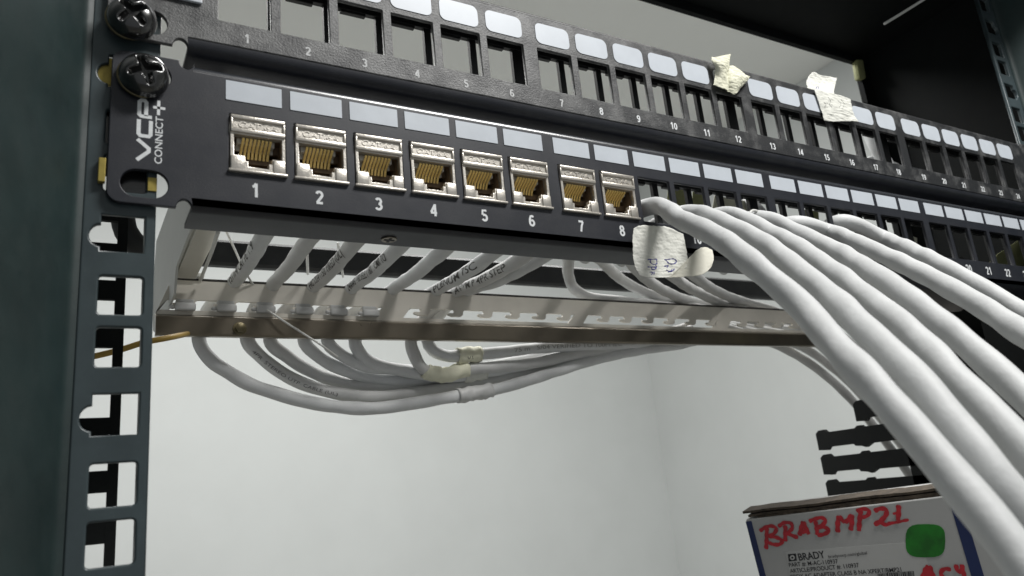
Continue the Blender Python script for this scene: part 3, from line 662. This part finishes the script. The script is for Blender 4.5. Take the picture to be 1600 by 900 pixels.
# ================================================================= PAPER TAGS
def ptag(name, rows, m, label, th=.08, jit=0.0, crk=.22, q=1.0):
    R_ = [[aY(*p) for p in r_] for r_ in rows]; mb = sheet(R_, jitter=jit); c = R_[0][0].copy(); mb.o = c
    o_ = obj(name, mb.mesh(), M[m]); o_.location = c * MM
    b = o_.modifiers.new('d', 'SUBSURF'); b.levels = 4; b.render_levels = 4; b.boundary_smooth = 'PRESERVE_CORNERS'
    me = bpy.data.meshes.new_from_object(o_.evaluated_get(bpy.context.evaluated_depsgraph_get())); o_.modifiers.clear(); o_.data = me
    for v in me.vertices:
        p = v.co / MM
        d = noise.noise(Vector((p.x * .35, p.y, p.z * 1.5)) * q) * crk + noise.noise(p * .35) * crk * 1.2 + noise.noise(Vector((p.x * 1.1, 7, p.z * 2.6)) * q) * crk * .5
        v.co.y += d * MM; v.co.x += noise.noise(p * .9 + Vector((9, 0, 0))) * .18 * MM; v.co.z += noise.noise(p * .9 + Vector((0, 5, 0))) * .18 * MM
    for p in me.polygons: p.use_smooth = True
    a = o_.modifiers.new('s', 'SOLIDIFY'); a.thickness = th * MM; a.offset = 0
    return tag(o_, label, 'paper tag') if label else o_
t9 = ptag('paper_tag', [
  [(990,357,-2.5),(998,352,-3.4),(1012,352,-3.6),(1022,353,-3.0),(1031,354,-2.6),(1042,353,-3.6),(1054,360,-4.4),(1068,366,-4.6)],
  [(988,375,-3),(998,374,-3.8),(1012,375,-4.0),(1024,376,-2.6),(1032,377,-2.4),(1044,377,-4.2),(1058,380,-4.8),(1071,383,-5.0)],
  [(989,398,-3.4),(998,398,-4.2),(1012,399,-4.4),(1026,400,-3.2),(1033,401,-3.2),(1046,401,-4.8),(1060,403,-5.4),(1075,404,-5.6)],
  [(991,416,-4),(1000,417,-4.6),(1014,419,-4.8),(1027,420,-4.2),(1035,420,-4.4),(1048,419,-5.4),(1060,417,-6),(1074,412,-6.4)],
  [(999,429,-4.6),(1006,433,-5),(1018,434,-5.2),(1028,434,-5.2),(1038,434,-5.2),(1050,432,-5.8),(1060,428,-6.4),(1072,418,-7)]],
  'paper', 'crinkled white paper tag with blue handwriting hanging below jack 8', crk=.16)
o = ptag('curled_flap', [[(1060,420,-7.6),(1072,408,-6.6),(1082,397,-5.4),(1092,387,-4.6),(1103,385,-4.4),(1113,391,-5)],
  [(1052,427,-7.6),(1070,419,-6.8),(1086,410,-6),(1098,403,-5.6),(1108,400,-6),(1116,402,-6.8)],
  [(1044,434,-7.2),(1064,433,-7),(1084,431.5,-6.8),(1097,430,-6.8),(1106,424,-7.2),(1113,414,-7.6)]], 'cream', None, crk=.04)
o.parent = t9; o.location = o.location - t9.location; o.data.materials.clear(); o.data.materials.append(mat('tag_cream', (0.72, 0.70, 0.60), .7, bump=.2, bscale=500))
def pen(par, strokes, y, wd, m='pen', name='handwriting'):
    from mathutils.bvhtree import BVHTree
    me = par.data; O_ = par.location / MM
    bv = BVHTree.FromPolygons([v.co / MM for v in me.vertices], [tuple(p.vertices) for p in me.polygons])
    g = MB(O_)
    for k, st in enumerate(strokes):
        px = catmull([Vector((a, b, 0)) for a, b in st], 0.8) if len(st) > 2 else [Vector((*st[0], 0)).lerp(Vector((*st[1], 0)), i / 8) for i in range(9)]
        c = []
        for p in px:
            r = ray(p.x, p.y).normalized(); h = bv.ray_cast(CAM - O_, r)
            q = (h[0] + O_) if h[0] is not None else aY(p.x, p.y, y)
            c.append(q - r * .22)
        vs = []
        for i in range(len(c)):
            t = (c[min(len(c) - 1, i + 1)] - c[max(0, i - 1)]).normalized(); sd = FWD.cross(t).normalized() * wd * (.42 + .12 * math.sin(i * .9 + k)); vs += [c[i] - sd, c[i] + sd]
        g.add(vs, [(2 * i, 2 * i + 1, 2 * i + 3, 2 * i + 2) for i in range(len(c) - 1)])
    return obj(name, g.mesh(), M[m], par)
pen(t9, [[(1012,405.5),(1026,405)],[(1026,405),(1026,412),(1020,413),(1016,409),(1017,405.5)],
         [(1012,417),(1026,417.5)],[(1018,417),(1019,421),(1024,420),(1026,416),(1024,415)],
         [(1015,425),(1020,426),(1018,429)],[(1022,424),(1022,429)]], -5.9, .42)
pen(t9, [[(1038,406),(1054,405),(1057,409),(1053,412),(1046,412),(1042,408),(1040,406)],
         [(1038,416),(1044,415),(1042,418)],[(1041,422),(1047,424),(1050,421)],[(1044,425),(1051,423),(1054,420)]], -6.9, .42)
ta = ptag('paper_tag', [
  [(1111,89,-2),(1120,89,-3),(1131,87,-3.5),(1141,85,-3)],[(1112,97,-2.5),(1121,99,-4.5),(1131,95,-5),(1140,95,-3.5)],
  [(1118,103,-2),(1124,106,-4),(1132,107,-4.5),(1139,104,-3)],[(1118,116,-1.6),(1125,118,-3),(1132,118,-3.4),(1138,116,-2.4)],[(1115,133,-1.5),(1123,136,-2.5),(1131,139,-3),(1138,142,-2.4)]],
  'yellow', 'crumpled pale yellow tape tag over the top edge of the upper panel above number 12', .1, .12)
o = ptag('folded_wing', [[(1136,106,-2),(1143,101,-2.4),(1148,105,-3),(1157,109,-2.6),(1163,114,-2),(1166,119,-2)],
  [(1137,120,-2.4),(1143,119,-4.4),(1150,121,-4),(1157,119,-5),(1165,118,-3.4),(1174,118,-2.4)],
  [(1137,132,-2.4),(1142,133,-3.4),(1148,135,-3.6),(1154,132,-4),(1161,130,-3),(1169,125,-2.2)],
  [(1136,142,-2),(1141,144,-2.4),(1147,149,-2.6),(1152,145,-2.6),(1156,139,-2.4),(1162,133,-2)]], 'yellow', None, .1, .1)
o.parent = ta; o.location = o.location - ta.location
tb = ptag('paper_tag', [
  [(1272,140,-1),(1290,143,-1.4),(1310,148,-1.4),(1329,155,-1)],[(1278,156,-1),(1294,158,-1.8),(1312,162,-1.8),(1331,168,-1.2)],
  [(1283,172,-1),(1298,174,-1.8),(1316,177,-1.8),(1334,180,-1.4)],[(1288,188,-1),(1299,191,-1.4),(1318,189,-1.6),(1341,190,-1.8)]],
  'paper', 'white textured paper tag folded over the upper panel above number 15')
o = ptag('upright_flap', [[(1263,120,5),(1271,109,5),(1280,118,6),(1292,119,6),(1308,122,5)],[(1259,128,4.5),(1269,124,5),(1281,127,6.4),(1292,130,6.4),(1304,134,5)],
  [(1262,139,2.5),(1270,140,2.6),(1281,143,2.8),(1292,146,2.8),(1303,149,2.6)]], 'yellow', None, .1, .1)
o.parent = tb; o.location = o.location - tb.location; o.data.materials.clear(); o.data.materials.append(M['paper'])
pen(tb, [[(1287,160),(1291,164),(1288,167),(1294,168)],[(1294,152),(1298,158),(1296,163),(1300,168)],[(1310,158),(1314,163),(1311,168)],[(1314,156),(1319,162),(1316,170)]], -2.5, .22, 'cprintl')
pen(tb, [[(1275,139),(1276,136),(1279,136),(1279,139)]], 1.9, .3, 'pen')
# yellow tags on the looping cables
def wrap_tag(T, d0, L_, label, m='yellow', r=3.75):
    n0 = max(2, int(L_ / 1.5)); g = MB(); vs = []; seg = 18
    for i in range(n0 + 1):
        c, t, u, v = T.frame(d0 + L_ * i / n0)
        for k in range(seg):
            a = 2 * math.pi * k / seg; rr = r * (1 + .07 * math.sin(3 * a + i * .9) + .06 * math.sin(i * 1.7 + a) + .05 * math.sin(5 * a - i * 2.3)); vs.append(c + (u * math.cos(a) + v * math.sin(a)) * rr)
    g.add(vs, [(i * seg + k, i * seg + (k + 1) % seg, (i + 1) * seg + (k + 1) % seg, (i + 1) * seg + k) for i in range(n0) for k in range(seg)])
    c = T.frame(d0)[0].copy(); g.o = c; o_ = obj('tape_tag', g.mesh(), M[m], None, None, 60); o_.location = c * MM
    s_ = o_.modifiers.new('s', 'SOLIDIFY'); s_.thickness = .3 * MM; return tag(o_, label, 'tape tag')
def near(T, x, y, yy): tgt = aY(x, y, yy); return T.s[min(range(len(T.c)), key=lambda k: (T.c[k] - tgt).length)]
wt = wrap_tag(rear[7][1], near(rear[7][1], 714, 556, 147), 13, 'puffy pale yellow tape wrapped on the highest loop below the bar', 'yellow', 4.1)
wrap_tag(rear[6][1], near(rear[6][1], 664, 578, 149), 24, 'pale yellow tape strip on the loop just below the puffy tape', 'yellow', 3.6)
wt2 = wrap_tag(rear[5][1], near(rear[5][1], 722, 586, 154), 13, 'white tape band with blue pen marks on a middle loop', 'paper', 3.7)
wrap_tag(rear[0][1], near(rear[0][1], 716, 618, 150), 20, 'clear grey tape band on the lowest loop', 'cableg', 3.45)
pen(wt, [[(731,557),(733,561),(736,556)],[(738,556),(739,561)]], 141.5, .3, 'cprint')
pen(wt2, [[(733,575),(741,574)],[(736,572),(737,579)],[(741,573),(743,578)]], 148.5, .35, 'pen')
# tags glimpsed through the openings
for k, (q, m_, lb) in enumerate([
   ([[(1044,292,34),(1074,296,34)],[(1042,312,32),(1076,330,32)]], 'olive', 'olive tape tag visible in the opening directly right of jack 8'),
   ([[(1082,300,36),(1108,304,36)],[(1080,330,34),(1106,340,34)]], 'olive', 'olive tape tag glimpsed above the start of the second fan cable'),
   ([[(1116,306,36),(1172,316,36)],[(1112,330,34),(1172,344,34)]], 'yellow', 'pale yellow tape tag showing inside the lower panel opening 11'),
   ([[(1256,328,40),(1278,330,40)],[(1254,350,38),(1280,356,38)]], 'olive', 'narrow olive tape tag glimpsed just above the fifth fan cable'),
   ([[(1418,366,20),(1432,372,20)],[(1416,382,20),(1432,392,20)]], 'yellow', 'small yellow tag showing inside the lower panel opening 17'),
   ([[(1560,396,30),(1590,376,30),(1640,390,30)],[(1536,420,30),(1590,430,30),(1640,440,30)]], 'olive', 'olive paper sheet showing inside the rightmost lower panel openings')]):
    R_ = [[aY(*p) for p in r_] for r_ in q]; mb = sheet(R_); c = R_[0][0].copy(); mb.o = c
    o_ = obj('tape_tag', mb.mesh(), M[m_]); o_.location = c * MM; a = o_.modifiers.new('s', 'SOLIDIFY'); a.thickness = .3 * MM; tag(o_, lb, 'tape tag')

g = MB(); pl_ = [aY(x, y, 26) for x, y in ((1380, 402), (1450, 425), (1540, 470), (1518, 474), (1502, 486), (1470, 489), (1425, 483), (1385, 450))]; g.o = pl_[0]; n = len(pl_)
g.add(pl_ + [p + Vector((0, 1.2, 0)) for p in pl_], [tuple(range(n)), tuple(range(2 * n - 1, n - 1, -1))] + [(i, (i + 1) % n, n + (i + 1) % n, n + i) for i in range(n)])
o = obj('sheet_bracket', g.mesh(bevel=.2), mat('taupe_sheet', (0.20, 0.185, 0.17), .5, .3)); o.location = pl_[0] * MM; tag(o, 'taupe sheet metal bracket glimpsed between the fan cables below number 19', 'bracket')
# ================================================================= FINGER DUCT (right)
fd = thing('finger_duct', 'black plastic finger duct behind the shaded cable bundle at the right', 'cable duct', (482, 84, -130))
FO = fd.location / MM
g = MB(FO); g.box((480, 60, -140), (484, 103, 40)); g.box((484, 60, -140), (520, 63, 40)); obj('spine', g.mesh(bevel=.3), M['duct'], fd)
for z, sh_ in ((-47.5, 34), (-63, 0), (-79.5, 0), (-96.5, 0), (-113.5, 0)):
    pf = [(90, 5.2), (130, 5.2), (131, 6.4), (134, 6.4), (136, 5.0), (158.5, 5.0), (160.5, 7.0), (165, 6.8), (167.5, 4.8), (167.5, -6.4), (160.5, -7.0), (158.5, -5.0), (139, -5.0), (138, -6.4), (133, -7.0), (130.5, -8.0), (126, -5.8), (90, -5.8)]
    pf = [(max(90, y - sh_), zz + z) for y, zz in pf]; n = len(pf); g = MB(FO)
    g.add([(480, y, zz) for y, zz in pf] + [(483.5, y, zz) for y, zz in pf], [tuple(range(n)), tuple(range(2 * n - 1, n - 1, -1))] + [(i, (i + 1) % n, n + (i + 1) % n, n + i) for i in range(n)])
    obj('finger', g.mesh(), M['duct'], fd)
# ================================================================= CARTON
V_ = ray(-527, -5720).normalized()
if V_.z < 0: V_ = -V_
n_ = ray(1165, 812).cross(ray(1480, 775)); U_ = n_.cross(V_).normalized()
if U_.dot(RIGHT) < 0: U_ = -U_
TL = aD(1165, 812, 385); NB = U_.cross(V_).normalized()
if NB.dot(FWD) > 0: NB = -NB             # towards the viewer
bx = thing('carton', 'white and blue cardboard carton with red marker writing at the bottom right', 'box', tuple(TL))
TO = bx.location / MM
def bp_(x, y, off=0.0):
    r = ray(x, y); P0 = TL + NB * off; return CAM + r * ((P0 - CAM).dot(NB) / r.dot(NB))
TRw = (bp_(1480, 775) - TL).length
BWD = TRw * 1.22
g = MB(TO); g.obox(TL, U_ * BWD, -V_ * 90, -NB * 42); obj('carton_body', g.mesh(bevel=.5), M['boxw'], bx)
def facequad(pts, off, m, name, th=.12):
    g = MB(TO); a = [bp_(x, y, off) for x, y in pts]; b = [p - NB * th for p in a]; n = len(a)
    g.add(a + b, [tuple(range(n)), tuple(range(2 * n - 1, n - 1, -1))] + [(i, (i + 1) % n, n + (i + 1) % n, n + i) for i in range(n)]); return obj(name, g.mesh(), M[m], bx)
facequad([(1165, 815), (1174, 814), (1203, 925), (1193, 925)], .15, 'boxb', 'blue_edge')
facequad([(1481, 776), (1500, 774), (1545, 925), (1525, 925)], .15, 'boxb', 'blue_edge')
facequad([(1227, 862), (1440, 846), (1462, 925), (1240, 925)], .14, 'sticker', 'address_sticker')
g = MB(TO); k = 24; cc = [(1446 + 31 * math.copysign(abs(math.cos(a)) ** .6, math.cos(a)), 845 + 26 * math.copysign(abs(math.sin(a)) ** .6, math.sin(a))) for a in [2 * math.pi * i / k for i in range(k)]]
facequad(cc, .26, 'green', 'green_sticker')
# corrugated flap edges along the top
for (off, hgt, l0, l1, dpt) in ((.9, 1.1, 1.5, TRw * 1.0, 9), (2.7, 1.1, -1.0, TRw * 1.0, 14), (-.2, 1.0, 6, TRw, 5)):
    g = MB(TO); P0 = TL + V_ * off + U_ * l0 - NB * 1.0
    nseg = 26; vs = []
    for i in range(nseg + 1):
        q = P0 + U_ * (l1 - l0) * i / nseg + V_ * (random.uniform(-.12, .12) + .2 * math.sin(i * .5)); j = random.uniform(-.3, .3)
        vs += [q + NB * j, q + NB * j + V_ * hgt, q - NB * dpt + V_ * hgt, q - NB * dpt]
    fs = [(4 * i + a, 4 * i + (a + 1) % 4, 4 * i + 4 + (a + 1) % 4, 4 * i + 4 + a) for i in range(nseg) for a in range(4)] + [(0, 1, 2, 3), (4 * nseg + 3, 4 * nseg + 2, 4 * nseg + 1, 4 * nseg)]
    g.add(vs, fs); obj('flap', g.mesh(), M['kraft'], bx)
def boxtext(s, a, b, size, m='black', bold=0.0, name='printed_text', off=.3):
    A, B = bp_(*a, off), bp_(*b, off); u = (B - A); L_ = u.length; u.normalize(); v = NB.cross(u).normalized()
    if v.dot(V_) < 0: v = -v
    me = textmesh(s, size, .04, bold, 'LEFT', L_); place_mesh(me, A, u, v, NB, TO); return obj(name, me, M[m], bx)
K = .32
boxtext('BRADY', (1249, 876), (1290, 871.5), 15 * K, bold=.06, name='logo_word')
boxtext('bradycorp.com/global', (1295, 872), (1355, 866), 6.2 * K)
boxtext('PART #: M-AC-110937', (1233.5, 886), (1310, 880), 8.6 * K, bold=.02)
boxtext('ARTICLE/PRODUCT #: 110937', (1235, 895.5), (1343, 886), 8.6 * K, bold=.02)
boxtext('BRDY AC ADAPTER CLASS B NA XPERT/BMP21', (1236.5, 904.5), (1409, 893), 8.6 * K, bold=.02)
lg = facequad([(1231, 866), (1243.5, 865), (1245, 876), (1232.5, 877.5)], .3, 'black', 'logo_mark')
k = 20; o = facequad([(1238 + 3.8 * math.cos(2 * math.pi * i / k), 871.3 + 3.8 * math.sin(2 * math.pi * i / k)) for i in range(k)], .42, 'sticker', 'logo_ring', .05); o.parent = lg
o = facequad([(1238 + 1.7 * math.cos(2 * math.pi * i / k), 871.3 + 1.7 * math.sin(2 * math.pi * i / k)) for i in range(k)], .55, 'black', 'logo_dot', .05); o.parent = lg
g = MB(TO); x = 1371.0
while x < 1427:
    wd = random.choice((.7, .7, 1.3, 2.0)); yb = 896.5 - (x - 1371) * .08
    a = [bp_(x, yb, .3), bp_(x + wd, yb - .05, .3), bp_(x + wd + 3, yb + 20, .3), bp_(x + 3, yb + 20, .3)]; g.add(a, [(0, 1, 2, 3)]); x += wd + random.choice((.7, .9, 1.4))
obj('barcode', g.mesh(), M['black'], bx)
marks = [([(1198,824),(1198,840),(1197,858)],4.6),([(1187,830),(1196,824),(1206,822),(1213,826),(1209,834),(1201,838)],4),([(1201,838),(1214,840),(1222,845),(1219,850),(1210,851),(1201,848)],4.2),
 ([(1227,821),(1227,834),(1227,846)],4.6),([(1216,823),(1225,817),(1236,818),(1238,825),(1231,832)],4),([(1229,832),(1238,837),(1247,840)],4.4),
 ([(1249,837),(1252,825),(1255,815)],4.8),([(1255,815),(1259,825),(1264,835)],4.8),([(1252,831),(1262,830)],5),
 ([(1264,815),(1273,811),(1284,809),(1290,813),(1285,820),(1277,824)],4),([(1277,824),(1289,824),(1295,829),(1289,834),(1277,837)],4.2),([(1274,814),(1276,826),(1277,836)],4.4),
 ([(1309,832),(1309,818),(1311,806)],5),([(1311,806),(1316,813),(1320,817)],4.6),([(1320,817),(1326,811),(1331,804)],4.6),([(1331,804),(1331,817),(1329,829)],4.8),
 ([(1345,797),(1343,814),(1342,830)],4.8),([(1338,799),(1348,795),(1358,798),(1356,805),(1347,809)],4),
 ([(1366,799),(1374,795),(1384,796),(1385,803),(1377,813),(1366,820)],4.6),([(1366,820),(1376,817),(1384,820),(1392,817)],4),([(1404,789),(1404,801),(1403,813)],4.8),([(1390,818),(1406,815),(1420,812)],3),([(1395,803),(1403,801)],2.4),
 ([(1442,904),(1446,893),(1451,884)],5.5),([(1451,884),(1455,894),(1458,904)],5.5),([(1446,897),(1456,896)],4.5),
 ([(1486,890),(1476,889),(1470,895),(1474,904)],4),([(1494,882),(1495,890),(1499,894),(1503,890),(1502,882)],4),([(1503,882),(1505,894),(1509,906)],4)]
g = MB(TO)
for i, (st, wd) in enumerate(marks):
    rb = ribbon([bp_(x, y, .34 + .012 * i) for x, y in st], wd * .46, NB, 0.0); g.add(rb.v, rb.f)
obj('marker_writing', g.mesh(), M['red'], bx)

# ================================================================= SMALL BITS BY THE CABINET EDGE
g = MB(); p = aY(1348, 110, 98); g.o = p; g.obox(p + Vector((-6, 0, -8)), (9, 0, 2), (0, 5, 0), (2, 0, 17)); o = obj('wall_bolt', g.mesh(bevel=1.6), M['olive'], None, None, 40); o.location = p * MM; tag(o, 'olive plug on the rear edge of the dark side panel', 'plug')
g = MB(); p = aY(1357, 166, 98); g.o = p; g.box(tuple(p + Vector((-5, 0, -3))), tuple(p + Vector((6, 5, 3)))); o = obj('wall_bolt', g.mesh(bevel=1), M['plastic'], None, None, 40); o.location = p * MM; tag(o, 'small black lug just above the upper panel at the dark side panel', 'lug')
